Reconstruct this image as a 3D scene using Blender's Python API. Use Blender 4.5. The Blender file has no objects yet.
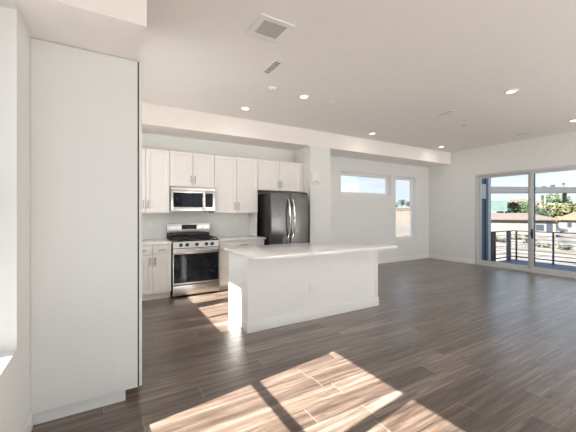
import bpy, bmesh, math, random
from mathutils import Vector, Matrix
random.seed(7)
S = bpy.context.scene
COL = S.collection
PI = math.pi

# ------------------------------------------------------------------ camera
TH = 0.5312
cd = bpy.data.cameras.new('camera'); cam = bpy.data.objects.new('camera', cd); COL.objects.link(cam)
cam.location = (0, 0, 1.385); cam.rotation_euler = (PI/2, 0, -TH)
cd.sensor_width = 36; cd.lens = 309.06/576*36; cd.shift_y = -3.74/576
cd.clip_start = .05; cd.clip_end = 800
S.camera = cam

# ------------------------------------------------------------------ world
W = bpy.data.worlds.new('sky'); S.world = W; W.use_nodes = True
wt = W.node_tree; wt.nodes.clear()
def wn(t, **k):
    n = wt.nodes.new(t)
    for a, b in k.items(): setattr(n, a, b)
    return n
wo = wn('ShaderNodeOutputWorld'); wb = wn('ShaderNodeBackground'); tc = wn('ShaderNodeTexCoord')
sep = wn('ShaderNodeSeparateXYZ'); wt.links.new(tc.outputs['Generated'], sep.inputs[0])
gr = wn('ShaderNodeValToRGB'); wt.links.new(sep.outputs['Z'], gr.inputs[0])
gr.color_ramp.elements[0].position = 0.0; gr.color_ramp.elements[0].color = (.78, .85, .92, 1)
gr.color_ramp.elements[1].position = .55; gr.color_ramp.elements[1].color = (.34, .52, .80, 1)
e = gr.color_ramp.elements.new(.16); e.color = (.55, .70, .88, 1)
mp = wn('ShaderNodeMapping'); mp.inputs['Scale'].default_value = (2.2, 2.2, 9)
wt.links.new(tc.outputs['Generated'], mp.inputs[0])
nz = wn('ShaderNodeTexNoise'); nz.inputs['Scale'].default_value = 1.6; nz.inputs['Detail'].default_value = 6
wt.links.new(mp.outputs[0], nz.inputs['Vector'])
cr = wn('ShaderNodeValToRGB'); wt.links.new(nz.outputs['Fac'], cr.inputs[0])
cr.color_ramp.elements[0].position = .42; cr.color_ramp.elements[0].color = (0, 0, 0, 1)
cr.color_ramp.elements[1].position = .66; cr.color_ramp.elements[1].color = (1, 1, 1, 1)
mx = wn('ShaderNodeMix', data_type='RGBA'); wt.links.new(cr.outputs[0], mx.inputs[0])
wt.links.new(gr.outputs[0], mx.inputs[6]); mx.inputs[7].default_value = (.86, .89, .93, 1)
wt.links.new(mx.outputs[2], wb.inputs[0]); wb.inputs[1].default_value = 1.4
wt.links.new(wb.outputs[0], wo.inputs[0])

# ------------------------------------------------------------------ sun
sd = bpy.data.lights.new('sun', 'SUN'); so = bpy.data.objects.new('sun', sd); COL.objects.link(so)
so.rotation_euler = Vector((1, .127, -.957)).to_track_quat('-Z', 'Y').to_euler()
so.location = (-6, 0, 8)
sd.energy = 36.0; sd.angle = math.radians(.5); sd.color = (1, .95, .88)

# ------------------------------------------------------------------ fill lights added behind the camera and outside the kitchen
def area(name, loc, target, sx, sy, power, col=(1, 1, 1)):
    a = bpy.data.lights.new(name, 'AREA'); a.shape = 'RECTANGLE'; a.size = sx; a.size_y = sy
    a.energy = power; a.color = col
    o = bpy.data.objects.new(name, a); COL.objects.link(o); o.location = loc
    o.rotation_euler = (Vector(target)-Vector(loc)).to_track_quat('-Z', 'Y').to_euler()
    return o
for xc, pw in ((1.0, 46), (4.0, 225), (7.0, 262)):
    area('fill_south', (xc, -3.95, .15), (xc, -1.95, 2.3), 2.2, 1.8, pw, (1, .97, .935))  # added fill, tilted up to brighten ceiling and walls
area('fill_kitchen', (-.95, 4.1, 1.95), (1.5, 4.5, .9), 1.9, .85, 62, (1, .965, .93))  # added lamp that boosts the daylight from the kitchen windows
CAN_POWER = 1.9

S.view_settings.view_transform = 'Standard'; S.view_settings.look = 'None'
S.view_settings.gamma = 1; S.view_settings.use_curve_mapping = False
S.view_settings.exposure = 0.0

# ================================================================== helpers
def mat(name, col=(.8, .8, .8), rough=.5, metal=0., noise=0., nscale=8., bump=0., bscale=200., stretch=(1, 1, 1), coat=0., spec=.5, emit=None, es=0.):
    m = bpy.data.materials.new(name); m.use_nodes = True; t = m.node_tree; p = t.nodes['Principled BSDF']
    p.inputs['Roughness'].default_value = rough; p.inputs['Metallic'].default_value = metal
    p.inputs['Coat Weight'].default_value = coat; p.inputs['Coat Roughness'].default_value = .08
    p.inputs['Specular IOR Level'].default_value = spec
    tcn = t.nodes.new('ShaderNodeTexCoord'); mpn = t.nodes.new('ShaderNodeMapping'); mpn.inputs['Scale'].default_value = stretch
    t.links.new(tcn.outputs['Object'], mpn.inputs[0])
    n = t.nodes.new('ShaderNodeTexNoise'); n.inputs['Scale'].default_value = nscale; n.inputs['Detail'].default_value = 4
    t.links.new(mpn.outputs[0], n.inputs['Vector'])
    r = t.nodes.new('ShaderNodeValToRGB'); t.links.new(n.outputs['Fac'], r.inputs[0])
    r.color_ramp.elements[0].position = .3; r.color_ramp.elements[1].position = .7
    r.color_ramp.elements[0].color = tuple(c*(1-noise) for c in col)+(1,)
    r.color_ramp.elements[1].color = tuple(min(1, c*(1+noise)) for c in col)+(1,)
    t.links.new(r.outputs[0], p.inputs['Base Color'])
    if bump:
        n2 = t.nodes.new('ShaderNodeTexNoise'); n2.inputs['Scale'].default_value = bscale; n2.inputs['Detail'].default_value = 2
        t.links.new(mpn.outputs[0], n2.inputs['Vector'])
        b = t.nodes.new('ShaderNodeBump'); b.inputs['Strength'].default_value = bump; b.inputs['Distance'].default_value = .01
        t.links.new(n2.outputs['Fac'], b.inputs['Height']); t.links.new(b.outputs[0], p.inputs['Normal'])
    if emit:
        p.inputs['Emission Color'].default_value = (*emit, 1); p.inputs['Emission Strength'].default_value = es
    return m

def glass_mat(name, tint=(.97, .985, .98), refl=.5):
    m = bpy.data.materials.new(name); m.use_nodes = True; t = m.node_tree; t.nodes.clear()
    o = t.nodes.new('ShaderNodeOutputMaterial'); tr = t.nodes.new('ShaderNodeBsdfTransparent'); g = t.nodes.new('ShaderNodeBsdfGlossy')
    g.inputs['Roughness'].default_value = .02; tr.inputs[0].default_value = (*tint, 1)
    f = t.nodes.new('ShaderNodeFresnel'); f.inputs['IOR'].default_value = 1.45
    mu = t.nodes.new('ShaderNodeMath'); mu.operation = 'MULTIPLY'; mu.inputs[1].default_value = refl
    mxs = t.nodes.new('ShaderNodeMixShader')
    t.links.new(f.outputs[0], mu.inputs[0]); t.links.new(mu.outputs[0], mxs.inputs[0])
    t.links.new(tr.outputs[0], mxs.inputs[1]); t.links.new(g.outputs[0], mxs.inputs[2]); t.links.new(mxs.outputs[0], o.inputs[0])
    return m

def floor_mat():
    m = bpy.data.materials.new('plank_floor'); m.use_nodes = True; t = m.node_tree; p = t.nodes['Principled BSDF']; L = t.links.new
    def N(k, **a):
        n = t.nodes.new(k)
        for x, y in a.items(): setattr(n, x, y)
        return n
    def M(op, a, b=None, c=None):
        n = N('ShaderNodeMath', operation=op)
        for i, v in enumerate((a, b, c)):
            if v is None: continue
            if isinstance(v, (int, float)): n.inputs[i].default_value = v
            else: L(v, n.inputs[i])
        return n.outputs[0]
    tcn = N('ShaderNodeTexCoord'); sp = N('ShaderNodeSeparateXYZ'); L(tcn.outputs['Object'], sp.inputs[0])
    X, Y = sp.outputs[0], sp.outputs[1]
    PW, PL = .165, 1.25
    ys = M('DIVIDE', Y, PW); row = M('FLOOR', ys); fy = M('FRACT', ys)
    w1 = N('ShaderNodeTexWhiteNoise', noise_dimensions='1D'); L(row, w1.inputs['W'])
    xs = M('ADD', M('DIVIDE', X, PL), M('MULTIPLY', w1.outputs['Value'], 7.3)); colm = M('FLOOR', xs); fx = M('FRACT', xs)
    cb = N('ShaderNodeCombineXYZ'); L(row, cb.inputs[0]); L(colm, cb.inputs[1])
    w2 = N('ShaderNodeTexWhiteNoise', noise_dimensions='2D'); L(cb.outputs[0], w2.inputs['Vector'])
    rnd = w2.outputs['Value']
    # grain
    def grain(sx, sy, scale, det, off, dist=0.):
        c = N('ShaderNodeCombineXYZ'); L(M('ADD', M('MULTIPLY', X, sx), M('MULTIPLY', rnd, off)), c.inputs[0]); L(M('MULTIPLY', Y, sy), c.inputs[1]); L(M('MULTIPLY', rnd, 31.), c.inputs[2])
        n = N('ShaderNodeTexNoise'); n.inputs['Scale'].default_value = scale; n.inputs['Detail'].default_value = det; n.inputs['Roughness'].default_value = .62
        n.inputs['Distortion'].default_value = dist
        L(c.outputs[0], n.inputs['Vector']); return n.outputs['Fac']
    g1 = grain(.75, 15, 1.6, 6, 40, .3); g2 = grain(2.2, 70, 2.0, 3, 20); g3 = grain(1.3, 11, 1.5, 4, 60, .8)
    v = M('ADD', M('MULTIPLY', g1, .58), M('MULTIPLY', g2, .32)); v = M('ADD', v, M('MULTIPLY', rnd, .10))
    r = N('ShaderNodeValToRGB'); L(v, r.inputs[0]); cr = r.color_ramp
    cr.elements[0].position = .34; cr.elements[0].color = FL[0]
    cr.elements[1].position = .66; cr.elements[1].color = FL[3]
    e = cr.elements.new(.45); e.color = FL[1]
    e = cr.elements.new(.56); e.color = FL[2]
    # dark knots / mineral streaks
    kr = N('ShaderNodeValToRGB'); L(g3, kr.inputs[0]); kr.color_ramp.elements[0].position = .555; kr.color_ramp.elements[0].color = (0, 0, 0, 1)
    kr.color_ramp.elements[1].position = .74; kr.color_ramp.elements[1].color = (1, 1, 1, 1)
    mk = N('ShaderNodeMix', data_type='RGBA'); L(M('MULTIPLY', kr.outputs[0], .85), mk.inputs[0]); L(r.outputs[0], mk.inputs[6]); mk.inputs[7].default_value = (.045, .032, .027, 1)
    # seams
    dy = M('MINIMUM', fy, M('SUBTRACT', 1., fy)); dx = M('MINIMUM', fx, M('SUBTRACT', 1., fx))
    seam = M('LESS_THAN', M('MULTIPLY', dy, PW), .002); eseam = M('LESS_THAN', M('MULTIPLY', dx, PL), .0026)
    ms = N('ShaderNodeMix', data_type='RGBA'); L(M('MULTIPLY', seam, .5), ms.inputs[0]); L(mk.outputs[2], ms.inputs[6]); ms.inputs[7].default_value = (.05, .04, .035, 1)
    me_ = N('ShaderNodeMix', data_type='RGBA'); L(M('MULTIPLY', eseam, .45), me_.inputs[0]); L(ms.outputs[2], me_.inputs[6]); me_.inputs[7].default_value = (.5, .43, .38, 1)
    L(me_.outputs[2], p.inputs['Base Color'])
    L(M('ADD', M('MULTIPLY', g2, .16), .25), p.inputs['Roughness'])
    p.inputs['Specular IOR Level'].default_value = .6; p.inputs['Coat Weight'].default_value = .6; p.inputs['Coat Roughness'].default_value = .30
    b = N('ShaderNodeBump'); b.inputs['Strength'].default_value = .12; b.inputs['Distance'].default_value = .004
    L(M('SUBTRACT', g2, M('MULTIPLY', seam, .6)), b.inputs['Height']); L(b.outputs[0], p.inputs['Normal'])
    return m
FL = [(.034, .022, .017, 1), (.108, .073, .055, 1), (.195, .145, .116, 1), (.35, .285, .24, 1)]

M = {}
M['wall'] = mat('wall_paint', (.80, .805, .79), .75, noise=.01, bump=.05, bscale=90)
M['ceil'] = mat('ceiling_paint', (.88, .84, .80), .85, noise=.01, bump=.05, bscale=70)
M['trim'] = mat('trim_white', (.86, .855, .84), .4, noise=.008)
M['cab'] = mat('cabinet_white', (.82, .79, .76), .42, noise=.01)
M['islandm'] = mat('island_panel_white', (.86, .85, .845), .5, noise=.01)
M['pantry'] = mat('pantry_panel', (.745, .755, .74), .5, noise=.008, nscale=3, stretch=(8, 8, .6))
M['cabin'] = mat('cabinet_inner_shadow_gap', (.25, .23, .21), .8)
M['doorframe'] = mat('door_frame_vinyl', (.60, .61, .60), .4, noise=.01)
M['vinyl'] = mat('vinyl_frame_white', (.84, .85, .85), .35, noise=.006)
M['quartz'] = mat('white_quartz', (.89, .875, .86), .10, noise=.012, nscale=14, spec=.55)
M['steel'] = mat('brushed_steel', (.62, .60, .575), .27, metal=1, noise=.03, nscale=3, bump=.03, bscale=60, stretch=(1, 1, 30))
M['steeld'] = mat('dark_brushed_steel', (.125, .12, .117), .27, metal=1, noise=.04, nscale=3, bump=.03, bscale=60, stretch=(30, 30, 1))
M['chrome'] = mat('bright_pull_metal', (.75, .73, .70), .22, metal=1, noise=.01)
M['nickel'] = mat('satin_nickel_pull', (.36, .35, .33), .35, metal=1, noise=.02)
M['blackglass'] = mat('black_oven_glass', (.006, .009, .014), .06, noise=.1, spec=.35)
M['blackenamel'] = mat('black_enamel', (.012, .013, .016), .18, noise=.1)
M['iron'] = mat('cast_iron', (.018, .018, .02), .55, noise=.2, bump=.2, bscale=150)
M['blackpl'] = mat('black_plastic', (.015, .015, .017), .4, noise=.1)
M['display'] = mat('display_glass', (.01, .012, .016), .3, noise=.05, spec=.2)
M['plastic'] = mat('white_plastic', (.85, .85, .83), .35, noise=.006)
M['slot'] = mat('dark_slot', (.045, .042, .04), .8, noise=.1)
M['grille'] = mat('vent_grille', (.62, .58, .54), .5, noise=.02)
M['lens'] = mat('lamp_lens', (.9, .88, .85), .4, emit=(1, .93, .82), es=3.5)
M['glass'] = glass_mat('window_glass', (.98, .99, .985), .25)
M['doorglass'] = glass_mat('door_glass', (.95, .97, .97), .6)
M['floor'] = floor_mat()
M['deck'] = mat('balcony_deck_coating', (0.108, 0.132, 0.192), .6, noise=.06, nscale=12, bump=.1)
M['rail'] = mat('rail_dark_metal', (.05, .052, .06), .45, metal=.3, noise=.05)
M['railg'] = mat('rail_post_grey', (.11, .12, .14), .5, noise=.05)
M['cable'] = mat('rail_cable', (.30, .27, .25), .4, metal=.6, noise=.05)
M['blue'] = mat('blue_siding', (0.152, 0.248, 0.376), .5, noise=.05, stretch=(1, 1, .2))
M['navy'] = mat('navy_corner_trim', (.03, .065, .12), .5, noise=.05)
M['extwhite'] = mat('exterior_white_trim', (0.44, 0.448, 0.456), .5, noise=.02)
M['ground'] = mat('pale_asphalt', (0.1, 0.09, 0.088), .9, noise=.6, nscale=.5)
M['sand'] = mat('dry_verge', (0.104, 0.088, 0.068), .95, noise=.2, nscale=.5)
M['stripe'] = mat('pavement_white', (0.192, 0.184, 0.18), .9, noise=.05)
M['roofb'] = mat('brown_shingle', (0.1, 0.076, 0.066), .9, noise=.12, nscale=3)
M['roofo'] = mat('terracotta_roof', (0.152, 0.088, 0.06), .9, noise=.15, nscale=3)
M['stucco'] = mat('pale_stucco', (0.136, 0.126, 0.116), .9, noise=.04)
M['pink'] = mat('pink_stucco', (0.176, 0.112, 0.096), .9, noise=.06)
M['dkwin'] = mat('dark_window', (.03, .035, .05), .2, noise=.1)
M['concrete'] = mat('bridge_concrete', (0.092, 0.094, 0.098), .85, noise=.05, nscale=.4)
M['green'] = mat('green_foliage', (0.044, 0.068, 0.028), .9, noise=.5, nscale=1.1)
M['ygreen'] = mat('yellow_green_foliage', (0.08, 0.084, 0.032), .9, noise=.45, nscale=1.1)
M['dgreen'] = mat('dark_green_foliage', (0.016, 0.032, 0.018), .9, noise=.5, nscale=1.1)
M['bark'] = mat('bark', (.08, .055, .04), .9, noise=.3)
M['signg'] = mat('pale_green_panel', (0.06, 0.1, 0.092), .5, noise=.15, nscale=.8)
M['dry'] = mat('dry_shrub_foliage', (0.076, 0.08, 0.056), .95, noise=.5, nscale=1.5)
M['carp'] = mat('grey_car_paint', (.035, .042, .055), .4, metal=0, noise=.05)

class MB:
    """one mesh, gathered in world coordinates"""
    def __init__(s): s.bm = bmesh.new()
    def _merge(s, b):
        me = bpy.data.meshes.new('tmp'); b.to_mesh(me); b.free(); s.bm.from_mesh(me); bpy.data.meshes.remove(me)
    def box(s, x0, x1, y0, y1, z0, z1, bev=0., seg=2):
        b = bmesh.new(); bmesh.ops.create_cube(b, size=1)
        for v in b.verts: v.co = Vector(((x0+x1)/2+v.co.x*(x1-x0), (y0+y1)/2+v.co.y*(y1-y0), (z0+z1)/2+v.co.z*(z1-z0)))
        if bev: bmesh.ops.bevel(b, geom=b.edges[:], offset=bev, segments=seg, affect='EDGES', profile=.6)
        s._merge(b); return s
    def cyl(s, p0, p1, r0, r1=None, seg=20, bev=0.):
        p0, p1 = Vector(p0), Vector(p1); r1 = r0 if r1 is None else r1
        b = bmesh.new(); bmesh.ops.create_cone(b, cap_ends=True, segments=seg, radius1=r0, radius2=r1, depth=(p1-p0).length)
        if bev:
            bmesh.ops.bevel(b, geom=[e for e in b.edges if all(len(f.verts) > 4 or True for f in e.link_faces) and abs(e.verts[0].co.z-e.verts[1].co.z) < 1e-6], offset=bev, segments=2, affect='EDGES')
        q = (p1-p0).to_track_quat('Z', 'Y').to_matrix().to_4x4(); bmesh.ops.transform(b, matrix=Matrix.Translation((p0+p1)/2) @ q, verts=b.verts)
        s._merge(b); return s
    def tube(s, pts, r, seg=10):
        pts = [Vector(p) for p in pts]; b = bmesh.new(); rings = []
        for i, p in enumerate(pts):
            d = (pts[min(i+1, len(pts)-1)]-pts[max(i-1, 0)]).normalized(); q = d.to_track_quat('Z', 'X')
            rings.append([b.verts.new(p + q @ Vector((r*math.cos(2*PI*k/seg), r*math.sin(2*PI*k/seg), 0))) for k in range(seg)])
        for a, c in zip(rings, rings[1:]):
            for k in range(seg): b.faces.new((a[k], a[(k+1) % seg], c[(k+1) % seg], c[k]))
        b.faces.new(rings[0][::-1]); b.faces.new(rings[-1]); s._merge(b); return s
    def lathe(s, prof, c, seg=28, axis='Z'):
        b = bmesh.new(); rings = []
        for (r, h) in prof:
            ring = []
            for k in range(seg):
                a = 2*PI*k/seg
                ring.append(b.verts.new((r*math.cos(a), r*math.sin(a), h)))
            rings.append(ring)
        for a, d in zip(rings, rings[1:]):
            for k in range(seg): b.faces.new((a[k], a[(k+1) % seg], d[(k+1) % seg], d[k]))
        b.faces.new(rings[0][::-1]); b.faces.new(rings[-1])
        mtx = Matrix.Translation(c)
        if axis == '-Y': mtx = mtx @ Matrix.Rotation(PI/2, 4, 'X')
        if axis == '-X': mtx = mtx @ Matrix.Rotation(-PI/2, 4, 'Y')
        bmesh.ops.transform(b, matrix=mtx, verts=b.verts); s._merge(b); return s
    def prism(s, poly, axis, a0, a1):
        """poly in the two other axes, extruded along axis"""
        b = bmesh.new()
        def P(u, v, w): return {'X': (w, u, v), 'Y': (u, w, v), 'Z': (u, v, w)}[axis]
        A = [b.verts.new(P(u, v, a0)) for u, v in poly]; Bv = [b.verts.new(P(u, v, a1)) for u, v in poly]
        n = len(poly); b.faces.new(A[::-1]); b.faces.new(Bv)
        for i in range(n): b.faces.new((A[i], A[(i+1) % n], Bv[(i+1) % n], Bv[i]))
        bmesh.ops.recalc_face_normals(b, faces=b.faces); s._merge(b); return s
    def blob(s, c, r, sub=2, jit=.25, sq=(1, 1, 1)):
        b = bmesh.new(); bmesh.ops.create_icosphere(b, subdivisions=sub, radius=1)
        for v in b.verts:
            k = r*(1+random.uniform(-jit, jit)); v.co = Vector((c[0]+v.co.x*k*sq[0], c[1]+v.co.y*k*sq[1], c[2]+v.co.z*k*sq[2]))
        s._merge(b); return s
    def xf(s, m): bmesh.ops.transform(s.bm, matrix=m, verts=s.bm.verts); return s

ORG = {}
def smooth(me, ang=35):
    for p in me.polygons: p.use_smooth = True
    try: me.set_sharp_from_angle(angle=math.radians(ang))
    except Exception: pass
def obj(name, mb, m, parent=None, label=None, origin=None):
    if parent is not None: org = ORG[parent]
    elif origin is not None: org = Vector(origin)
    else: org = Vector((0, 0, 0))
    bmesh.ops.translate(mb.bm, vec=-org, verts=mb.bm.verts)
    bmesh.ops.recalc_face_normals(mb.bm, faces=mb.bm.faces)
    me = bpy.data.meshes.new(name); mb.bm.to_mesh(me); mb.bm.free(); smooth(me)
    me.materials.append(M[m] if isinstance(m, str) else m)
    o = bpy.data.objects.new(name, me); COL.objects.link(o)
    if parent is not None: o.parent = parent
    else: o.location = org
    if label: o['label'] = label
    ORG[o] = org
    return o
def thing(name, label, cat, loc, group=None):
    o = bpy.data.objects.new(name, None); COL.objects.link(o); o.location = loc; o.empty_display_size = .1
    o['label'] = label; o['category'] = cat
    if group: o['group'] = group
    ORG[o] = Vector(loc); return o
def tag(o, label, cat, group=None, kind=None):
    o['label'] = label; o['category'] = cat
    if group: o['group'] = group
    if kind: o['kind'] = kind
    return o
def struct(name, mb, m, parent=None):
    o = obj(name, mb, m, parent)
    if parent is None: o['kind'] = 'structure'
    return o
def sroot(name, loc):
    o = bpy.data.objects.new(name, None); COL.objects.link(o); o.location = loc; o['kind'] = 'structure'; o.empty_display_size = .1
    ORG[o] = Vector(loc); return o
def dup(root, loc, label=None, group=None):
    r = root.copy(); COL.objects.link(r); r.location = loc; ORG[r] = Vector(loc)
    if label: r['label'] = label
    if group: r['group'] = group
    for ch in list(root.children):
        c = ch.copy(); COL.objects.link(c); c.parent = r
        for g in list(ch.children):
            d = g.copy(); COL.objects.link(d); d.parent = c
    return r

# ================================================================== room shell
XL, XR, YS, YK, YF, YH = -.422, 8.436, -3.0, 5.843, 5.924, 5.233
ZC, ZA = 3.079, 2.75
WT = .2
struct('floor', MB().box(XL, XR, YS, YF, -.15, 0), 'floor')
struct('ceiling', MB().box(XL-WT, XR+WT, YS-WT, YF+WT, ZC, ZC+.15), 'ceil')

def wall_with_holes(name, axis, c0, c1, a0, a1, z0, z1, holes, m='wall'):
    """axis 'X': wall in plane x, runs along y. holes: (a,b,z,z2)"""
    mb = MB()
    cuts = sorted({a0, a1, *[h[0] for h in holes], *[h[1] for h in holes]})
    for p, q in zip(cuts, cuts[1:]):
        if q-p < 1e-6: continue
        hs = sorted([h for h in holes if h[0] <= p+1e-6 and h[1] >= q-1e-6], key=lambda h: h[2])
        z = z0
        for h in hs+[(0, 0, z1, z1)]:
            if h[2]-z > 1e-6:
                if axis == 'X': mb.box(c0, c1, p, q, z, h[2])
                else: mb.box(p, q, c0, c1, z, h[2])
            z = h[3]
    bmesh.ops.remove_doubles(mb.bm, verts=mb.bm.verts, dist=1e-5)
    # drop the faces shared by neighbouring blocks
    seen = {}
    for f in mb.bm.faces: seen.setdefault(tuple(sorted(v.index for v in f.verts)), []).append(f)
    mb.bm.verts.index_update(); seen = {}
    for f in mb.bm.faces: seen.setdefault(tuple(sorted(v.index for v in f.verts)), []).append(f)
    dead = [f for fs in seen.values() if len(fs) > 1 for f in fs]
    if dead: bmesh.ops.delete(mb.bm, geom=dead, context='FACES_ONLY')
    return struct(name, mb, m)

LWIN = (.22, 2.205, .635, 2.49)        # twin window in the left wall
KWIN = [(3.205, 4.36, 1.50, 2.395), (4.50, 5.06, 1.50, 2.395)]
wall_with_holes('wall_left', 'X', XL-WT, XL, YS-WT, YK, 0, ZC, [LWIN]+KWIN)
DOOR = (2.10, 4.548, 0, 2.38)
wall_with_holes('wall_right', 'X', XR, XR+WT, YS-WT, YF+WT, 0, ZC, [DOOR])
WT1 = (4.998, 6.787, 1.829, 2.393); WT2 = (6.973, 7.841, .609, 2.393)
wall_with_holes('wall_back', 'Y', YF, YF+WT, 4.125, XR, 0, ZA, [WT1, WT2])
struct('wall_kitchen', MB().box(XL-WT, 4.125, YK, YF+WT, 0, ZA), 'wall')
struct('wall_column', MB().box(3.602, 4.125, YH, YK, 0, ZA), 'wall')
struct('ceiling_soffit', MB().box(XL, XR, YH, YF+WT, ZA, ZC), 'ceil')
struct('ceiling_pantry_soffit', MB().box(XL, .212, 2.053, 3.195, 2.512, ZC), 'ceil')
SWIN = [(-.15+3*i, 2.15+3*i, .2, 2.5) for i in range(3)]  # openings added in the unseen wall to let fill light in
wall_with_holes('wall_south', 'Y', YS-WT, YS, XL, XR, 0, ZC, SWIN)

BH = .115
struct('baseboard_right', MB().box(XR-.014, XR, 4.60, YF, 0, BH, .003).box(XR-.014, XR, YS, 2.05, 0, BH, .003), 'trim')
struct('baseboard_back', MB().box(4.125, XR-.014, YF-.014, YF, 0, BH, .003), 'trim')
struct('baseboard_column', MB().box(3.602, 4.139, YH-.014, YH, 0, BH, .003).box(4.125, 4.139, YH, YF-.014, 0, BH, .003), 'trim')
struct('baseboard_left', MB().box(XL, XL+.014, YS, 2.548, 0, BH, .003), 'trim')

# windows ---------------------------------------------------------------
def window_x(name, y0, y1, z0, z1, near, far, top, rail=None):
    """one unit in the left wall; near, far, top = widths of frame and sash at those sides"""
    r = sroot(name, (XL-.13, y0, z0)); xa, xb = XL-.16, XL-.10
    a0, a1, b0, b1 = y0+near, y1-far, z0+.045, z1-top
    fw = .02
    f = MB().box(xa, xb, y0, y1, z0, z0+.03, .003).box(xa, xb, y0, y1, z1-top+.03, z1, .003).box(xa, xb, y0, y0+near-fw, z0+.03, z1-top+.03, .003).box(xa, xb, y1-far+fw, y1, z0+.03, z1-top+.03, .003)
    struct('window_frame', f, 'vinyl', r)
    xs0, xs1 = xa+.008, xb-.008
    sh = MB().box(xs0, xs1, a0-fw, a1+fw, z0+.03, b0).box(xs0, xs1, a0-fw, a1+fw, b1, z1-top+.03).box(xs0, xs1, a0-fw, a0, b0, b1).box(xs0, xs1, a1, a1+fw, b0, b1)
    struct('sash', sh, 'vinyl', r)
    if rail: struct('meeting_rail', MB().box(xs0, xs1, a0, a1, rail[0], rail[1], .002), 'vinyl', r)
    if rail:
        struct('pane', MB().box(XL-.135, XL-.129, a0, a1, b0, rail[0]), 'glass', r); struct('pane', MB().box(XL-.135, XL-.129, a0, a1, rail[1], b1), 'glass', r)
    else: struct('pane', MB().box(XL-.135, XL-.129, a0, a1, b0, b1), 'glass', r)
window_x('window_1', .22, 1.227, .635, 2.49, .10, .044, .077, (1.504, 1.547)); window_x('window_2', 1.227, 2.205, .635, 2.49, .043, .105, .077, (1.504, 1.547))
struct('window_sill', MB().box(XL-.20, XL-.0005, .22, 2.205, .62, .6365), 'trim')
window_x('window_3', 3.205, 3.825, 1.50, 2.395, .045, .022, .05); window_x('window_4', 3.825, 4.36, 1.50, 2.395, .022, .055, .05); window_x('window_5', 4.50, 5.06, 1.50, 2.395, .045, .045, .05)

def window_y(name, x0, x1, z0, z1, rail):
    r = sroot(name, (x0, YF+.13, z0)); ya, yb = YF+.10, YF+.17; fw = .045
    f = MB().box(x0, x1, ya, yb, z0, z0+fw, .003).box(x0, x1, ya, yb, z1-fw, z1, .003).box(x0, x0+fw, ya, yb, z0+fw, z1-fw, .003).box(x1-fw, x1, ya, yb, z0+fw, z1-fw, .003)
    struct('window_frame', f, 'vinyl', r)
    b0, b1 = z0+fw, z1-fw; zm = 1.44
    s = .03
    def sash(za, zb, yo):
        m_ = MB()
        m_.box(x0+fw, x1-fw, yo, yo+.025, za, za+s, .002).box(x0+fw, x1-fw, yo, yo+.025, zb-s, zb, .002).box(x0+fw, x0+fw+s, yo, yo+.025, za+s, zb-s, .002).box(x1-fw-s, x1-fw, yo, yo+.025, za+s, zb-s, .002)
        sm = struct('sash', m_, 'vinyl', r)
        g = obj('pane', MB().box(x0+fw+s, x1-fw-s, yo+.010, yo+.015, za+s, zb-s), 'glass', sm)
    if rail: sash(b0, zm+.015, ya+.012); sash(zm-.015, b1, ya+.04)
    else: sash(b0, b1, ya+.02)
    struct('window_sill', MB().box(x0+.001, x1-.001, YF+.001, ya, z0+.0005, z0+.006), 'trim', r)
window_y('window_6', *WT1, False)
window_y('window_7', *WT2, True)

# sliding glass door ------------------------------------------------------
dr = sroot('door_1', (XR+.08, DOOR[0], 0))
y0, y1, z1 = DOOR[0], DOOR[1], DOOR[3]
fx0, fx1 = XR-.012, XR+.12
fr = MB().box(fx0, fx1, y1-.05, y1, 0, z1, .004).box(fx0, fx1, y0, y0+.05, 0, z1, .004).box(fx0, fx1, y0+.05, y1-.05, z1-.05, z1, .004)
struct('door_frame', fr, 'doorframe', dr)
struct('threshold', MB().box(XR-.02, fx1+.03, y0+.05, y1-.05, 0, .045, .004), 'doorframe', dr)
ym = 3.345
def panel(ya, yb, xa, nm):
    st = .06; za, zb = .045, z1-.05
    m_ = MB().box(xa, xa+.04, ya, ya+st, za, zb, .003).box(xa, xa+.04, yb-st, yb, za, zb, .003).box(xa, xa+.04, ya+st, yb-st, za, za+.085, .003).box(xa, xa+.04, ya+st, yb-st, zb-.06, zb, .003)
    o = struct(nm, m_, 'doorframe', dr)
    obj('pane', MB().box(xa+.016, xa+.024, ya+st, yb-st, za+.085, zb-.06), 'doorglass', o)
    return o
panel(ym-.02, y1-.05, XR+.055, 'fixed_panel')
sp_ = panel(y0+.05, ym-.022, XR+.010, 'sliding_panel')
obj('interlock', MB().box(XR+.050, XR+.054, ym-.105, ym-.02, .06, z1-.06), 'blue', sp_)
h_ = MB().box(XR-.022, XR+.010, ym-.080, ym-.050, .78, 1.00, .005).box(XR-.034, XR-.018, ym-.092, ym-.044, .84, .94, .004)
obj('handle', h_, 'blackpl', sp_, 'black door handle')

# ================================================================== cabinets
def shaker(x0, x1, z0, z1, y, th=.019, st=.058):
    """door front facing -Y with front plane y"""
    return (MB().box(x0, x0+st, y, y+th, z0, z1, .0015, 1).box(x1-st, x1, y, y+th, z0, z1, .0015, 1)
            .box(x0+st, x1-st, y, y+th, z0, z0+st, .0015, 1).box(x0+st, x1-st, y, y+th, z1-st, z1, .0015, 1)
            .box(x0+st-.001, x1-st+.001, y+.009, y+th-.002, z0+st-.001, z1-st+.001))
def pull_v(x, z0, z1, y):
    return MB().cyl((x, y-.028, z0), (x, y-.028, z1), .0075, bev=.001).cyl((x, y, z0+.018), (x, y-.028, z0+.018), .0045).cyl((x, y, z1-.018), (x, y-.028, z1-.018), .0045)
def pull_h(x0, x1, z, y):
    return MB().cyl((x0, y-.028, z), (x1, y-.028, z), .0075, bev=.001).cyl((x0+.018, y, z), (x0+.018, y-.028, z), .0045).cyl((x1-.018, y, z), (x1-.018, y-.028, z), .0045)

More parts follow.
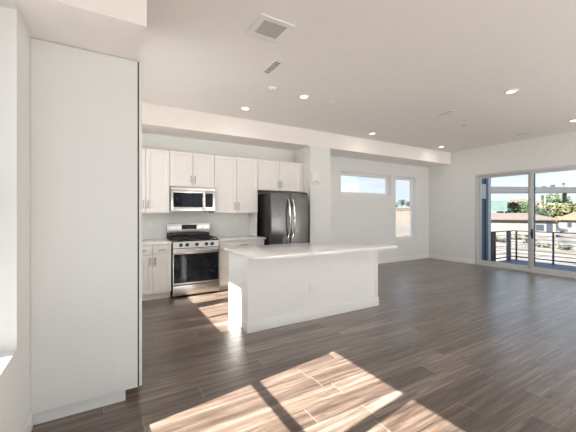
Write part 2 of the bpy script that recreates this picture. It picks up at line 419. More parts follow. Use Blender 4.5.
def upper(x0, x1, z0, z1, yf, label, hz, split=None, group='white upper cabinets over the kitchen counter'):
    t = thing('upper_cabinet', label, 'cabinet', ((x0+x1)/2, YK, z0), group)
    g = .003
    obj('cabinet_box', MB().box(x0+.001, x1-.001, yf+.021, YK-.001, z0, z1, .001, 1), 'cab', t)
    s = split if split else (x0+x1)/2
    for a, b, hx in ((x0+g, s-g, s-.036), (s+g, x1-g, s+.036)):
        d = obj('door', shaker(a, b, z0+g, z1-g, yf), 'cab', t)
        obj('handle', pull_v(hx, hz[0], hz[1], yf), 'nickel', d)
    return t
YU, ZU, ZUT = 5.47, 1.373, 2.421
upper(.182, .916, ZU, ZUT, YU, 'tall white shaker upper cabinet left of the microwave, nearest the tall side panel', (1.45, 1.58), .547)
upper(.918, 1.676, 1.824, ZUT, YU, 'short white shaker upper cabinet directly above the microwave', (1.89, 2.02))
upper(1.680, 2.534, ZU, ZUT, YU, 'tall white shaker upper cabinet between the microwave and the refrigerator', (1.43, 1.57), 2.097)
upper(2.539, 3.530, 1.818, ZUT, YU, 'short white shaker cabinet directly above the refrigerator', (1.88, 2.01), 3.018)
tag(obj('filler_panel', MB().box(3.532, 3.601, YU+.01, YU+.03, 1.818, ZUT, .001, 1), 'cab', origin=(3.55, YU, 1.818)), 'narrow white filler strip between the over-refrigerator cabinet and the wall', 'panel')
tag(obj('end_panel', MB().box(2.512, 2.533, YU+.03, YK-.001, .9165, 1.372, .001, 1), 'cab', origin=(2.505, 5.6, .914)), 'white side panel standing on the counter beside the refrigerator', 'panel')
# another run at the hidden left corner
upper(-.40, .178, ZU, ZUT, YU, 'tall white shaker upper cabinet in the left corner, partly hidden by the tall pantry side', (1.45, 1.58))

YB = 5.235      # front plane of doors
def base_box(t, x0, x1):
    obj('cabinet_box', MB().box(x0+.001, x1-.001, YB+.021, YK-.001, .105, .878, .001, 1), 'cab', t)
    obj('toe_kick', MB().box(x0+.001, x1-.001, YB+.07, YB+.09, 0.001, .105), 'cab', t)
def base_dd(x0, x1, split, label):
    t = thing('base_cabinet', label, 'cabinet', ((x0+x1)/2, YK, 0)); base_box(t, x0, x1); g = .002
    for a, b in ((x0+g, split-g), (split+g, x1-g)):
        c = (a+b)/2
        d = obj('drawer', MB().box(a, b, YB, YB+.019, .722, .872, .002), 'cab', t)
        obj('handle', pull_h(c-.055, c+.055, .793, YB), 'nickel', d)
        d = obj('door', shaker(a, b, .108, .716, YB), 'cab', t)
        hx = b-.035 if a < split else a+.035
        obj('handle', pull_v(hx, .56, .68, YB), 'nickel', d)
base_dd(.323, .900, .6215, 'white base cabinet with drawers over doors, left of the range')
base_dd(-.40, .319, -.04, 'white base cabinet in the left corner, hidden behind the tall pantry side')
x0, x1 = 1.690, 2.560
t = thing('base_cabinet', 'white base cabinet with three wide drawers between range and refrigerator', 'cabinet', ((x0+x1)/2, YK, 0)); base_box(t, x0, x1)
for z0, z1 in ((.722, .872), (.402, .716), (.108, .396)):
    d = obj('drawer', MB().box(x0+.002, x1-.002, YB, YB+.019, z0, z1, .002), 'cab', t)
    obj('handle', pull_h(2.07, 2.20, z1-.075, YB), 'nickel', d)
tag(obj('countertop', MB().box(-.40, .905, 5.215, YK-.001, .879, .914, .003), 'quartz', origin=(.2, 5.5, .879)), 'white quartz countertop left of the range under the tall cabinets', 'countertop')
tag(obj('countertop', MB().box(1.682, 2.588, 5.215, YK-.001, .879, .914, .003), 'quartz', origin=(2.1, 5.5, .879)), 'white quartz countertop between the range and the refrigerator', 'countertop')

# tall pantry cabinet ------------------------------------------------------
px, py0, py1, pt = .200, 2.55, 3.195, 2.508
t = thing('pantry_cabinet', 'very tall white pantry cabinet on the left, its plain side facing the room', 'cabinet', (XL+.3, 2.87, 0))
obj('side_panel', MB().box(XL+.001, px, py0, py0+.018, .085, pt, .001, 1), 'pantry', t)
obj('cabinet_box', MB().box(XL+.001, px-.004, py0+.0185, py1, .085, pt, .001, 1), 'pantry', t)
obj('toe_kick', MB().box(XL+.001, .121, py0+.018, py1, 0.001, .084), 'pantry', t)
obj('door_gap_shade', MB().box(px-.003, px+.010, py0+.004, py0+.012, .088, pt-.002), 'slot', t)  # dark strip standing in for the shade between panel and door
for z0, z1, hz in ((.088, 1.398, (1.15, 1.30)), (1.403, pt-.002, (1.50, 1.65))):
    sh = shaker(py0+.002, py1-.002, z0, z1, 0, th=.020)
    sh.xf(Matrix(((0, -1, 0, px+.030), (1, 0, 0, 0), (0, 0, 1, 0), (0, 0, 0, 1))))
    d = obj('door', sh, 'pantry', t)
    hn = MB().cyl((px+.052, py1-.05, hz[0]), (px+.052, py1-.05, hz[1]), .0055).cyl((px+.030, py1-.05, hz[0]+.02), (px+.052, py1-.05, hz[0]+.02), .0045).cyl((px+.030, py1-.05, hz[1]-.02), (px+.052, py1-.05, hz[1]-.02), .0045)
    obj('handle', hn, 'nickel', d)

# ================================================================== range
rx0, rx1, ry = .918, 1.674, 5.195
t = thing('gas_range', 'stainless steel gas range with black oven glass and five knobs', 'stove', ((rx0+rx1)/2, YK-.03, 0))
obj('range_body', MB().box(rx0, rx1, ry+.045, YK-.02, .06, .895, .003), 'blackenamel', t)
obj('storage_drawer', MB().box(rx0, rx1, ry, ry+.044, .035, .195, .006), 'steel', t)
dmb = MB().box(rx0, rx1, ry, ry+.044, .205, .235, .004).box(rx0, rx1, ry, ry+.044, .702, .792, .005).box(rx0, rx0+.012, ry+.001, ry+.044, .235, .702).box(rx1-.012, rx1, ry+.001, ry+.044, .235, .702)
od = obj('oven_door', dmb, 'steel', t)
obj('oven_window', MB().box(rx0+.012, rx1-.012, ry+.003, ry+.044, .235, .702), 'blackglass', od, 'black oven glass')
obj('handle', MB().cyl((rx0+.03, ry-.045, .762), (rx1-.03, ry-.045, .762), .0125, bev=.003).box(rx0+.05, rx0+.07, ry-.045, ry+.002, .752, .772, .003).box(rx1-.07, rx1-.05, ry-.045, ry+.002, .752, .772, .003), 'chrome', od, 'steel bar handle')
cp = obj('control_panel', MB().prism([(ry-.004, .802), (ry+.06, .802), (ry+.06, .905), (ry+.012, .905)], 'X', rx0, rx1), 'steel', t)
for kx in (1.041, 1.140, 1.297, 1.456, 1.556):
    k = MB().lathe([(.028, 0), (.028, .006), (.024, .008), (.022, .034), (.019, .037)], (kx, ry+.003, .853), 24, '-Y').box(kx-.003, kx+.003, ry-.037, ry-.031, .836, .870, .001)
    obj('knob', k, 'blackpl', t)
obj('cooktop', MB().box(rx0-.003, rx1+.003, ry+.012, YK-.07, .895, .922, .005), 'blackenamel', t)
for bx, by, br in ((1.07, 5.36, .045), (1.07, 5.62, .036), (1.297, 5.49, .05), (1.52, 5.36, .05), (1.52, 5.62, .036)):
    obj('burner', MB().lathe([(br+.012, 0), (br+.012, .006), (br, .008), (br, .018), (br*.85, .022)], (bx, by, .922), 24), 'iron', t)
for gx0, gx1 in ((.935, 1.172), (1.178, 1.416), (1.422, 1.660)):
    g = MB(); z0, z1 = .944, .958; ya, yb = ry+.05, YK-.10
    for xx in (gx0, gx1-.012): g.box(xx, xx+.012, ya, yb, z0, z1, .002, 1)
    for yy in (ya, (ya+yb)/2-.006, yb-.012): g.box(gx0+.012, gx1-.012, yy, yy+.012, z0, z1, .002, 1)
    cx = (gx0+gx1)/2
    g.box(cx-.005, cx+.005, ya+.012, yb-.012, z0, z1, .002, 1)
    for yy in ((ya*3+yb)/4, (ya+yb*3)/4): g.box(gx0+.012, gx1-.012, yy-.005, yy+.005, z0, z1, .002, 1)
    for xx in (gx0, gx1-.012):
        for yy in (ya, yb-.012): g.box(xx, xx+.012, yy, yy+.012, .922, z0+.003)
    obj('grate', g, 'iron', t)
obj('backguard_base', MB().box(rx0, rx1, YK-.065, YK-.02, .922, 1.02, .003), 'blackenamel', t)
bg = obj('backguard', MB().box(rx0, rx1, YK-.085, YK-.02, 1.02, 1.185, .006), 'steel', t)
obj('display', MB().box(1.165, 1.435, YK-.088, YK-.084, 1.078, 1.158, .001, 1), 'display', bg, 'black clock display')
# ================================================================== microwave
t = thing('microwave', 'stainless steel over-the-range microwave with black door window', 'microwave', (1.3, YK, 1.405))
mx0, mx1, my, mz0, mz1 = .922, 1.673, 5.415, 1.405, 1.822
obj('microwave_body', MB().box(mx0, mx1, my+.03, YK-.002, mz0, mz1, .004), 'blackpl', t)
obj('vent_strip', MB().box(mx0, mx1, my+.004, my+.03, mz1-.055, mz1-.001, .003).box(mx0+.03, mx1-.03, my+.001, my+.005, mz1-.046, mz1-.040).box(mx0+.03, mx1-.03, my+.001, my+.005, mz1-.030, mz1-.024), 'steel', t)
wz0, wz1 = 1.475, 1.715
dm = MB().box(mx0, .962, my, my+.03, mz0, 1.765, .003).box(1.450, 1.487, my, my+.03, mz0, 1.765, .003).box(.962, 1.450, my, my+.03, mz0, wz0, .003).box(.962, 1.450, my, my+.03, wz1, 1.765, .003)
d = obj('door', dm, 'steel', t)
obj('door_window', MB().box(.962, 1.450, my+.003, my+.03, wz0, wz1), 'blackglass', d, 'black glass window')
obj('handle', MB().cyl((1.468, my-.035, 1.43), (1.468, my-.035, 1.745), .009, bev=.002).cyl((1.468, my, 1.455), (1.468, my-.035, 1.455), .007).cyl((1.468, my, 1.72), (1.468, my-.035, 1.72), .007), 'chrome', d)
cp = obj('control_panel', MB().box(1.488, mx1, my, my+.03, mz0, 1.765, .003), 'steel', t)
obj('keypad', MB().box(1.500, 1.632, my-.002, my+.004, wz0, wz1, .001, 1), 'display', cp, 'black keypad')
# ================================================================== refrigerator
fx0, fx1, fy, ft = 2.614, 3.435, 5.06, 1.752
t = thing('refrigerator', 'stainless steel french door refrigerator with dark sides', 'refrigerator', ((fx0+fx1)/2, 5.45, 0))
obj('fridge_body', MB().box(fx0+.004, fx1-.004, fy+.07, YK-.03, .02, 1.738, .004), 'blackpl', t)
for sx in (fx0+.08, fx1-.08):
    for sy in (fy+.15, YK-.12): obj('foot', MB().cyl((sx, sy, .0), (sx, sy, .03), .025), 'blackpl', t)
fs = 3.030
for a, b, hx in ((fx0, fs-.002, fs-.048), (fs+.002, fx1, fs+.048)):
    d = obj('door', MB().box(a, b, fy, fy+.065, .74, ft, .012, 4), 'steeld', t)
    pts = []
    for k in range(17):
        u = k/16; bow = math.sin(PI*u)
        pts.append((hx, fy+.004-.085*bow**.6, .90+u*.73))
    obj('handle', MB().tube(pts, .0155), 'chrome', d, 'bright curved door handle')
    obj('hinge_cover', MB().box(a+.02 if a == fx0 else b-.11, a+.11 if a == fx0 else b-.02, fy+.02, fy+.12, ft, ft+.022, .004), 'blackpl', d)
d = obj('freezer_drawer', MB().box(fx0, fx1, fy, fy+.065, .06, .735, .012, 4), 'steeld', t)
pts = [(fx0+.08+u*(fx1-fx0-.16)/16, fy-.012-.045*math.sin(PI*u/16)**.5, .66) for u in range(17)]
obj('handle', MB().tube(pts, .012), 'chrome', d)

# ================================================================== island
t = thing('kitchen_island', 'white kitchen island with plain panelled back and overhanging top', 'kitchen island', (2.43, 3.6, 0))
ix0, ix1, iy0, iy1 = 1.398, 3.476, 3.292, 3.93
obj('island_body', MB().box(ix0, ix1, iy0, iy1, 0, .878, .001, 1), 'islandm', t)
obj('corner_trim', MB().box(ix0-.006, ix0+.05, iy0-.006, iy0+.0, BH+.01, .877, .001, 1).box(ix0-.006, ix0, iy0, iy0+.05, BH+.01, .877, .001, 1), 'islandm', t)
obj('corner_trim', MB().box(ix1-.05, ix1+.006, iy0-.006, iy0+.0, BH+.01, .877, .001, 1).box(ix1, ix1+.006, iy0, iy0+.05, BH+.01, .877, .001, 1), 'islandm', t)
obj('island_baseboard', MB().box(ix0-.016, ix1+.016, iy0-.016, iy0, 0, .125, .003).box(ix0-.016, ix0, iy0, iy0+.10, 0, .125, .003).box(ix1, ix1+.016, iy0, iy1, 0, .125, .003), 'trim', t)
tag(obj('countertop', MB().box(1.351, 3.524, 2.966, 3.985, .879, .9145, .003), 'quartz', origin=(2.43, 3.5, .879)), 'large white quartz slab on top of the island, overhanging its back', 'countertop')

# ================================================================== outlets, switch, thermostat
def outlet(name, p, face, label, cat='outlet', group='white wall outlets'):
    """plate centred at p, facing -Y or -X"""
    t = thing(name, label, cat, p, group)
    x, y, z = p
    if face == '-Y':
        obj('cover_plate', MB().box(x-.036, x+.036, y-.006, y-.0005, z-.057, z+.057, .002), 'plastic', t)
        for dz in (-.021, .021):
            s = obj('socket', MB().box(x-.017, x+.017, y-.008, y-.0055, z+dz-.015, z+dz+.015, .003), 'plastic', t)
            obj('slots', MB().box(x-.008, x-.005, y-.0085, y-.0078, z+dz-.004, z+dz+.007).box(x+.005, x+.008, y-.0085, y-.0078, z+dz-.004, z+dz+.007), 'slot', s)
    else:
        obj('cover_plate', MB().box(x-.006, x-.0005, y-.036, y+.036, z-.057, z+.057, .002), 'plastic', t)
        for dz in (-.021, .021):
            s = obj('socket', MB().box(x-.008, x-.0055, y-.017, y+.017, z+dz-.015, z+dz+.015, .003), 'plastic', t)
            obj('slots', MB().box(x-.0085, x-.0078, y-.008, y-.005, z+dz-.004, z+dz+.007).box(x-.0085, x-.0078, y+.005, y+.008, z+dz-.004, z+dz+.007), 'slot', s)
    return t
outlet('wall_outlet', (.678, YK, 1.168), '-Y', 'white outlet on the backsplash left of the range')
outlet('wall_outlet', (2.192, YK, 1.183), '-Y', 'white outlet on the backsplash left of the refrigerator')
outlet('wall_outlet', (2.293, iy0, .404), '-Y', 'white outlet on the plain back of the island')
outlet('wall_outlet', (XR, 4.761, .308), '-X', 'white outlet low on the wall left of the sliding glass door')
t = thing('light_switch', 'white light switch plate on the column right of the refrigerator', 'switch', (3.745, YH, 1.11))
obj('cover_plate', MB().box(3.685, 3.805, YH-.006, YH-.0005, 1.053, 1.167, .002), 'plastic', t)
for dx in (-.023, .023): obj('rocker', MB().box(3.745+dx-.016, 3.745+dx+.016, YH-.010, YH-.0055, 1.077, 1.143, .002), 'plastic', t)
t = thing('door_chime', 'white rectangular chime box high on the column right of the refrigerator', 'chime', (3.725, YH, 1.975))
obj('chime_cover', MB().box(3.640, 3.805, YH-.045, YH-.0005, 1.975, 2.205, .008, 3), 'plastic', t)
obj('sound_slot', MB().box(3.66, 3.785, YH-.047, YH-.044, 2.01, 2.014).box(3.66, 3.785, YH-.047, YH-.044, 2.022, 2.026), 'slot', t)

# ================================================================== ceiling fittings
CL = [(1.947, 4.681, 'round recessed ceiling light above the range aisle, left of the other kitchen light'),
      (2.482, 3.766, 'round recessed ceiling light above the island'),
      (4.903, 4.783, 'round recessed ceiling light near the soffit before the wide high window'),
      (7.442, 4.865, 'round recessed ceiling light in the far corner near the tall window'),
      (4.874, 2.147, 'largest and nearest of the recessed ceiling lights, right of centre'),
      (7.403, 2.236, 'round recessed ceiling light cut by the right edge above the sliding door')]
lamp = None
for x, y, lb in CL:
    if lamp is None:
        lamp = thing('recessed_light', lb, 'ceiling light', (x, y, ZC), 'recessed ceiling lights')
        tr = MB().lathe([(.052, -.010), (.056, -.014), (.084, -.006), (.088, -.001), (.05, -.001)], (x, y, ZC), 36)
        obj('trim_ring', tr, 'plastic', lamp)
        obj('lens', MB().lathe([(.0545, -.012), (.05, -.016), (.02, -.018)], (x, y, ZC), 32), 'lens', lamp)
        ld = bpy.data.lights.new('downlight', 'AREA'); ld.shape = 'DISK'; ld.size = .11; ld.energy = CAN_POWER; ld.color = (1, .93, .85)
        lo = bpy.data.objects.new('downlight', ld); COL.objects.link(lo); lo.parent = lamp; lo.location = (0, 0, -.024)
    else: dup(lamp, (x, y, ZC), lb)

# square return vent
t = thing('ceiling_vent', 'square white return vent with fine grille, nearest on the ceiling', 'vent', (1.305, 2.54, ZC))
a0, a1, b0, b1 = 1.133, 1.478, 2.378, 2.705
zf = ZC-.014
obj('vent_frame', MB().box(a0, a1, b0, b0+.055, zf, ZC-.0005, .004).box(a0, a1, b1-.055, b1, zf, ZC-.0005, .004).box(a0, a0+.06, b0+.055, b1-.055, zf, ZC-.0005, .004).box(a1-.06, a1, b0+.055, b1-.055, zf, ZC-.0005, .004), 'plastic', t)
g = MB().box(a0+.06, a1-.06, b0+.055, b1-.055, ZC-.004, ZC-.001)
obj('vent_backing', g, 'slot', t)
g = MB(); n = 18
for k in range(n):
    yy = b0+.058+(b1-b0-.116)*k/(n-1)
    g.box(a0+.06, a1-.06, yy-.0035, yy+.0035, zf+.002, ZC-.005)
obj('louvres', g, 'grille', t)
# registers
reg = None
for x, y, lb in ((1.668, 3.205, 'small slotted ceiling register behind the square vent'), (4.975, 3.215, 'slotted ceiling register in the middle of the living area ceiling'), (7.78, 3.20, 'slotted ceiling register near the sliding glass door')):
    if reg is None:
        reg = thing('ceiling_register', lb, 'vent', (x, y, ZC), 'slotted ceiling registers')
        w, l = .055, .19
        obj('register_frame', MB().box(x-w, x+w, y-l, y-l+.022, zf+.004, ZC-.0005, .002).box(x-w, x+w, y+l-.022, y+l, zf+.004, ZC-.0005, .002).box(x-w, x-w+.018, y-l+.022, y+l-.022, zf+.004, ZC-.0005, .002).box(x+w-.018, x+w, y-l+.022, y+l-.022, zf+.004, ZC-.0005, .002), 'plastic', reg)
        obj('register_backing', MB().box(x-w+.018, x+w-.018, y-l+.022, y+l-.022, ZC-.003, ZC-.001), 'slot', reg)
        sl = MB()
        for k in range(9):
            yy = y-l+.04+(2*l-.08)*k/8; sl.box(x-w+.018, x+w-.018, yy-.005, yy+.005, zf+.005, ZC-.004)
        obj('louvres', sl, 'plastic', reg)
    else: dup(reg, (x, y, ZC), lb)
# detectors
def disk(name, x, y, r, h, label, cat):
    t = thing(name, label, cat, (x, y, ZC))
    obj('detector_base', MB().lathe([(r, -.0005), (r, -.010), (r*.96, -.012)], (x, y, ZC), 36), 'plastic', t)
    obj('detector_cap', MB().lathe([(r*.86, -.012), (r*.86, -h*.7), (r*.7, -h), (r*.2, -h)], (x, y, ZC), 36), 'plastic', t)
disk('smoke_detector', 1.949, 3.723, .062, .034, 'round white smoke detector left of the light above the island', 'smoke detector')
disk('smoke_detector', 2.981, 3.733, .045, .02, 'flat round white detector right of the light above the island', 'smoke detector')
disk('sprinkler_cover', 6.002, 3.435, .045, .012, 'small flat white disc beyond the middle ceiling register', 'sprinkler')

# ================================================================== balcony
struct('floor_balcony', MB().box(XR+WT, 10.75, -1.0, 4.70, -.22, -.05), 'deck')
struct('wall_balcony', MB().box(XR+WT, 9.17, 4.63, 4.90, -3.2, 3.6), 'blue')
sd_ = MB()
for k in range(7): sd_.box(8.66+k*.075, 8.675+k*.075, 4.615, 4.63, -.2, 3.6)
struct('trim_1', sd_, 'navy')
struct('trim_2', MB().box(9.06, 9.18, 4.60, 4.90, -3.2, 3.6), 'navy')
struct('trim_3', MB().box(9.20, 9.36, 4.62, 4.90, -3.2, 3.0), 'extwhite')
sc = thing('wall_sconce', 'white rectangular panel light on the blue balcony side wall', 'wall light', (8.87, 4.615, 1.75))
obj('sconce_body', MB().box(8.70, 9.03, 4.585, 4.6145, 1.76, 2.16, .006), 'extwhite', sc)

def rail_post(x, y, w, m, label, zt=.83):
    o = obj('railing_post', MB().box(x-w/2, x+w/2, y-w/2, y+w/2, -.05, zt, .003).box(x-w, x+w, y-w, y+w, -.05, -.04, .002), m, origin=(x, y, -.05)); return o
t = thing('balcony_railing', 'dark metal balcony railing with horizontal cables beyond the glass door', 'railing', (10.62, 3.5, -.05))
def rp(x, y, w, m): obj('post', MB().box(x-w/2, x+w/2, y-w/2, y+w/2, -.05, .815, .003).box(x-w/2-.02, x+w/2+.02, y-w/2-.02, y+w/2+.02, -.05, -.04, .002), m, t)
rp(9.42, 4.62, .05, 'rail'); rp(9.56, 4.62, .05, 'rail'); rp(10.36, 4.62, .09, 'railg')
for y in (4.53, 3.64, 2.75, 1.86, .97, .08, -.81): rp(10.62, y, .038, 'rail')
obj('top_rail', MB().box(10.595, 10.645, -.9, 4.645, .815, .838, .004).box(9.40, 10.595, 4.595, 4.645, .815, .838, .004), 'rail', t)
obj('bottom_rail', MB().box(10.605, 10.635, -.9, 4.60, .04, .07, .003).box(9.44, 10.605, 4.605, 4.635, .04, .07, .003), 'rail', t)
cb = MB()
for k in range(6):
    z = .17+k*.108
    cb.cyl((10.62, -.9, z), (10.62, 4.62, z), .007, seg=8).cyl((9.42, 4.62, z), (10.62, 4.62, z), .007, seg=8)
obj('cables', cb, 'cable', t)

# ================================================================== outside world
CX, CY, CZ, F, V0 = 0., 0., 1.385, 309.06, 212.26
GZ = -3.2
def at(u, d, z=GZ):          # bearing u, distance along the view axis d
    a = (u-288)/F
    return Vector((d*(math.sin(TH)+a*math.cos(TH)), d*(math.cos(TH)-a*math.sin(TH)), z))
struct('ground', MB().box(-300, 500, -250, 500, GZ-.3, GZ), 'ground')
# paved strips of the car park and street
pv = MB()
for k in range(16):
    y = -14+k*5.5; pv.box(22, 27, y, y+.25, GZ, GZ+.02)
    pv.box(33, 38, y, y+.25, GZ, GZ+.02)
for x in (19, 30, 41, 48, 56): pv.box(x, x+1.0, -60, 60, GZ, GZ+.03)
struct('ground_markings', pv, 'stripe')
vg = MB().box(43, 46, -60, 70, GZ, GZ+.06).box(-20, 60, 40, 60, GZ, GZ+.05)
struct('ground_verge', vg, 'sand')

def rotbox(root_rot, mb): return mb
def house(name, label, c, rot, w, d, h, rh, wallm, roofm, cat='house', over=.6, wins=()):
    t = thing(name, label, cat, (c.x, c.y, GZ)); t.rotation_euler.z = rot
    o = ORG[t]; X, Y = o.x, o.y
    obj('walls', MB().box(X-w/2, X+w/2, Y-d/2, Y+d/2, GZ, GZ+h), wallm, t)
    z = GZ+h; b = bmesh.new()
    a = [(-w/2-over, -d/2-over, z), (w/2+over, -d/2-over, z), (w/2+over, d/2+over, z), (-w/2-over, d/2+over, z)]
    V = [b.verts.new((X+p[0], Y+p[1], p[2])) for p in a]; V2 = [b.verts.new((X+p[0], Y+p[1], p[2]+.25)) for p in a]
    r0 = b.verts.new((X-w/2+d/2*.7, Y, z+rh)); r1 = b.verts.new((X+w/2-d/2*.7, Y, z+rh))
    b.faces.new(V[::-1])
    for i in range(4): b.faces.new((V[i], V[(i+1) % 4], V2[(i+1) % 4], V2[i]))
    b.faces.new((V2[0], V2[1], r1, r0)); b.faces.new((V2[1], V2[2], r1)); b.faces.new((V2[2], V2[3], r0, r1)); b.faces.new((V2[3], V2[0], r0))
    mb = MB(); mb._merge(b); obj('roof', mb, roofm, t)
    for (u, wz, ww, wh) in wins:
        obj('window', MB().box(X+u-ww/2, X+u+ww/2, Y-d/2-.06, Y-d/2+.02, GZ+wz, GZ+wz+wh), 'dkwin', t)
    return t
# rotation that turns a house's -Y front to the camera for bearing u
def face(u): a = (u-288)/F; return -(TH+math.atan(a))
house('bungalow', 'low cream bungalow with wide brown hipped roof beyond the balcony', at(503, 64), face(503)+.1, 15, 9, 3.1, 1.35, 'stucco', 'roofb', wins=((5.2, 1.2, 1.2, 1.1), (6.6, .9, .9, 1.6)))
house('house', 'small house with terracotta roof at the right edge beyond the car', at(590, 74), face(588), 11, 8, 2.7, 2.0, 'stucco', 'roofo', wins=((-3.5, 1, .8, 1.1), (-2, 1, .8, 1.1), (-.5, 1, .8, 1.1)))
# pink apartment block
def block(label, c, rot, w, d, h, wallm, rows, cols, name='apartment_building'):
    t = thing(name, label, 'building', (c.x, c.y, GZ)); t.rotation_euler.z = rot; X, Y = c.x, c.y
    wm = 'pink' if cols > 9 else 'dkwin'
    obj('walls', MB().box(X-w/2, X+w/2, Y-d/2, Y+d/2, GZ, GZ+h).box(X-w/2-.2, X+w/2+.2, Y-d/2-.2, Y+d/2+.2, GZ+h, GZ+h+.4), wallm, t)
    for i in range(rows):
        for j in range(cols):
            x = X-w/2+w*(j+.5)/cols; z = GZ+h*(i+.45)/rows
            obj('window', MB().box(x-w/cols*.27, x+w/cols*.27, Y-d/2-.05, Y-d/2+.02, z-h/rows*.22, z+h/rows*.28), wm, t)
block('pink apartment block rising above the trees left of the door mullion', at(518, 150), face(518), 6, 6, 10.5, 'pink', 4, 3)
block('pink apartment block half hidden by the trees right of the door mullion', at(538, 160), face(538), 6, 6, 10, 'pink', 4, 3)
block('tall grey tower standing behind the bridge girder', at(544.5, 162), face(544.5), 2.8, 2.8, 13.1, 'carp', 5, 2, 'tower')

def tree(label, u, d, zc, r, m, n=16, sq=1., group='trees beyond the balcony'):
    c = at(u, d); t = thing('tree', label, 'tree', (c.x, c.y, GZ), group)
    mb = MB()
    for k in range(n):
        a = random.uniform(0, 2*PI); q = r*random.uniform(.1, .75)
        mb.blob((c.x+q*math.cos(a), c.y+q*math.sin(a), zc+random.uniform(-.55, .6)*r*sq), r*random.uniform(.22, .42), 2, .22)
    for k in range(n*14):
        a = random.uniform(0, 2*PI); e = random.uniform(-.6, 1); q = r*random.uniform(.85, 1.1)
        mb.blob((c.x+q*math.cos(a)*math.cos(e), c.y+q*math.sin(a)*math.cos(e), zc+q*math.sin(e)*sq), r*random.uniform(.05, .10), 1, .4)
    obj('crown', mb, m, t)
    obj('trunk', MB().tube([(c.x, c.y, GZ), (c.x+.1, c.y, (GZ+zc)/2), (c.x, c.y+.1, zc)], r*.08), 'bark', t)
T = [('round mid green tree behind the bungalow roof, left', 508, 95, 1.9, 3.0, 'green'),
     ('dark green tree between sign and pink block', 505, 82, .9, 1.8, 'dgreen'),
     ('mid green tree in front of the left pink block', 513, 112, 1.5, 3.2, 'green'),
     ('mid green tree directly left of the door mullion', 526, 122, 2.6, 3.4, 'green'),
     ('dark green tree right of the door mullion', 543, 121, 1.1, 2.4, 'dgreen'),
     ('dark green shrub like tree under the grey tower', 539, 82, .1, 2.0, 'dgreen'),
     ('tall pale green tree behind the bridge girder', 557, 150, 5.8, 5.2, 'green'),
     ('broad yellow green tree in front of the white lower beam', 560, 92, .5, 4.3, 'ygreen'),
     ('yellow green tree near the right edge of the door', 578, 100, 1.4, 3.6, 'ygreen'),
     ('mid green tree beyond the right edge of the door', 622, 96, 1.5, 3.6, 'green')]
for a in T: tree(*a)
tree('small bare looking tree above the white house in the tall window', 401.6, 128, 5.3, 1.5, 'dgreen', 8, group='trees beyond the tall window')
tree('second small dark tree above the white house in the tall window', 409, 130, 4.8, 1.4, 'dgreen', 8, group='trees beyond the tall window')
tree('low dark tree at the left side of the tall window', 395, 130, 4.2, 1.3, 'dgreen', 8, group='trees beyond the tall window')

# bridge
p0, p1 = at(470, 86), at(640, 108)
z0, z1_ = 8.45, 9.9
t = thing('bridge', 'long pale grey bridge girder crossing the sky above the trees', 'bridge', (p0.x, p0.y, GZ))
dv = (p1-p0).normalized(); nv = Vector((-dv.y, dv.x, 0))*1.6
b = bmesh.new(); vs = []
for p, z in ((p0, z0), (p1, z1_)):
    for s_ in (-1, 1):
        for dz in (-1.75, 0): vs.append(b.verts.new((p.x+nv.x*s_, p.y+nv.y*s_, z+dz)))
for f in ((0, 1, 3, 2), (4, 6, 7, 5), (0, 4, 5, 1), (2, 3, 7, 6), (1, 5, 7, 3), (0, 2, 6, 4)): b.faces.new([vs[i] for i in f])
mb = MB(); mb._merge(b); obj('girder', mb, 'concrete', t)
for k in (.0, .5, 1.):
    q = p0.lerp(p1, k); zt = z0+(z1_-z0)*k-1.7
    obj('pier', MB().cyl((q.x, q.y, GZ), (q.x, q.y, zt), .5), 'concrete', t)
for u, d, hh, ww in ((543.8, 98, .7, .7), (552.7, 99, 1.1, .9), (563.5, 100, 1.7, .6)):
    c = at(u, d); k = (u-470)/170; zz = 8.45+1.3*(k*1.0)
    mb = MB().box(c.x-ww/2, c.x+ww/2, c.y-ww/2, c.y+ww/2, zz+hh-.6, zz+hh).cyl((c.x, c.y, zz-.3), (c.x, c.y, zz+hh-.5), .07)
    obj('signal_box', mb, 'carp', t, 'dark box standing on top of the girder')
q0, q1 = at(545, 113), at(612, 119)
mb = MB().tube([(q0.x, q0.y, 4.3), (q1.x, q1.y, 4.3)], .32, 8).cyl((q0.x, q0.y, GZ), (q0.x, q0.y, 7.8), .12).cyl((q1.x, q1.y, GZ), (q1.x, q1.y, 4.3), .2)
tag(obj('pipe_gantry', mb, 'extwhite', origin=(q0.x, q0.y, GZ)), 'thin white gantry beam below the bridge, above the yellow green trees', 'gantry')
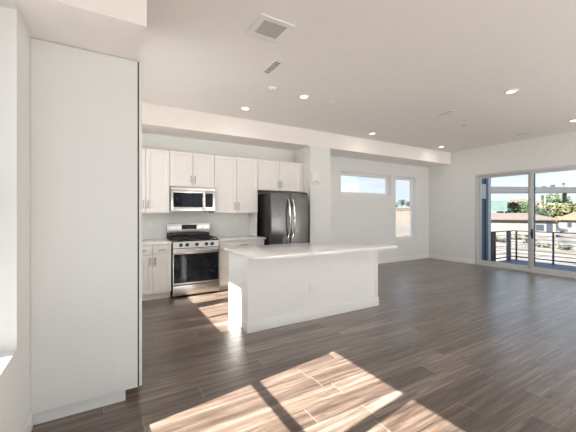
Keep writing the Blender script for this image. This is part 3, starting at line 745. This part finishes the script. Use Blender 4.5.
# green board
c = at(497.3, 80); t = thing('sign_board', 'pale green rectangular board above the left of the brown roof', 'sign', (c.x, c.y, GZ)); t.rotation_euler.z = face(497.3)
obj('board', MB().box(c.x-2.0, c.x+2.0, c.y-.1, c.y+.1, 1.8, 4.3), 'signg', t)
obj('board_frame', MB().box(c.x-2.1, c.x+2.1, c.y-.15, c.y+.15, 4.3, 4.45).box(c.x-2.1, c.x+2.1, c.y-.15, c.y+.15, 1.65, 1.8).box(c.x-2.1, c.x-2.0, c.y-.15, c.y+.15, 1.8, 4.3).box(c.x+2.0, c.x+2.1, c.y-.15, c.y+.15, 1.8, 4.3), 'railg', t)
for s_ in (-1.5, 1.5): obj('leg', MB().cyl((c.x+s_, c.y, GZ), (c.x+s_, c.y, 1.7), .12), 'railg', t)

# car
c = at(554, 70); t = thing('car', 'dark grey car parked in the street beyond the balcony rail', 'car', (c.x, c.y, GZ)); t.rotation_euler.z = face(554)+.12
X, Y = c.x, c.y
obj('car_body', MB().prism([(X-2.2, GZ+.3), (X+2.2, GZ+.3), (X+2.25, GZ+.75), (X+2.0, GZ+.88), (X+1.15, GZ+.95), (X+.6, GZ+1.42), (X-.9, GZ+1.45), (X-1.7, GZ+.98), (X-2.2, GZ+.9)], 'Y', Y-.88, Y+.88), 'carp', t)
obj('car_windows', MB().prism([(X+1.0, GZ+.97), (X+.55, GZ+1.36), (X-.85, GZ+1.39), (X-1.5, GZ+.99)], 'Y', Y-.9, Y+.9), 'dkwin', t)
for wx in (-1.35, 1.35):
    for wy in (-.8, .8): obj('wheel', MB().cyl((X+wx, Y+wy-.1, GZ+.33), (X+wx, Y+wy+.1, GZ+.33), .33), 'blackpl', t)
# low planting at the street
for i, (u, d, r) in enumerate(((519, 52, .9), (530, 46, .7), (543, 40, .6), (563, 38, .7), (500, 48, .8))):
    c = at(u, d); mb = MB()
    for k in range(14): mb.blob((c.x+random.uniform(-r, r), c.y+random.uniform(-r, r), GZ+r*.35+random.uniform(0, .3)), r*.4, 1, .35)
    tag(obj('shrub', mb, 'dry', origin=(c.x, c.y, GZ)), 'low dry green shrub seen through the railing cables', 'shrub', 'low shrubs in the car park')
# view through the tall window
block('long white building with two rows of windows seen through the tall window', at(404, 112), face(404), 36, 9, 5.9, 'stucco', 2, 14, 'building')
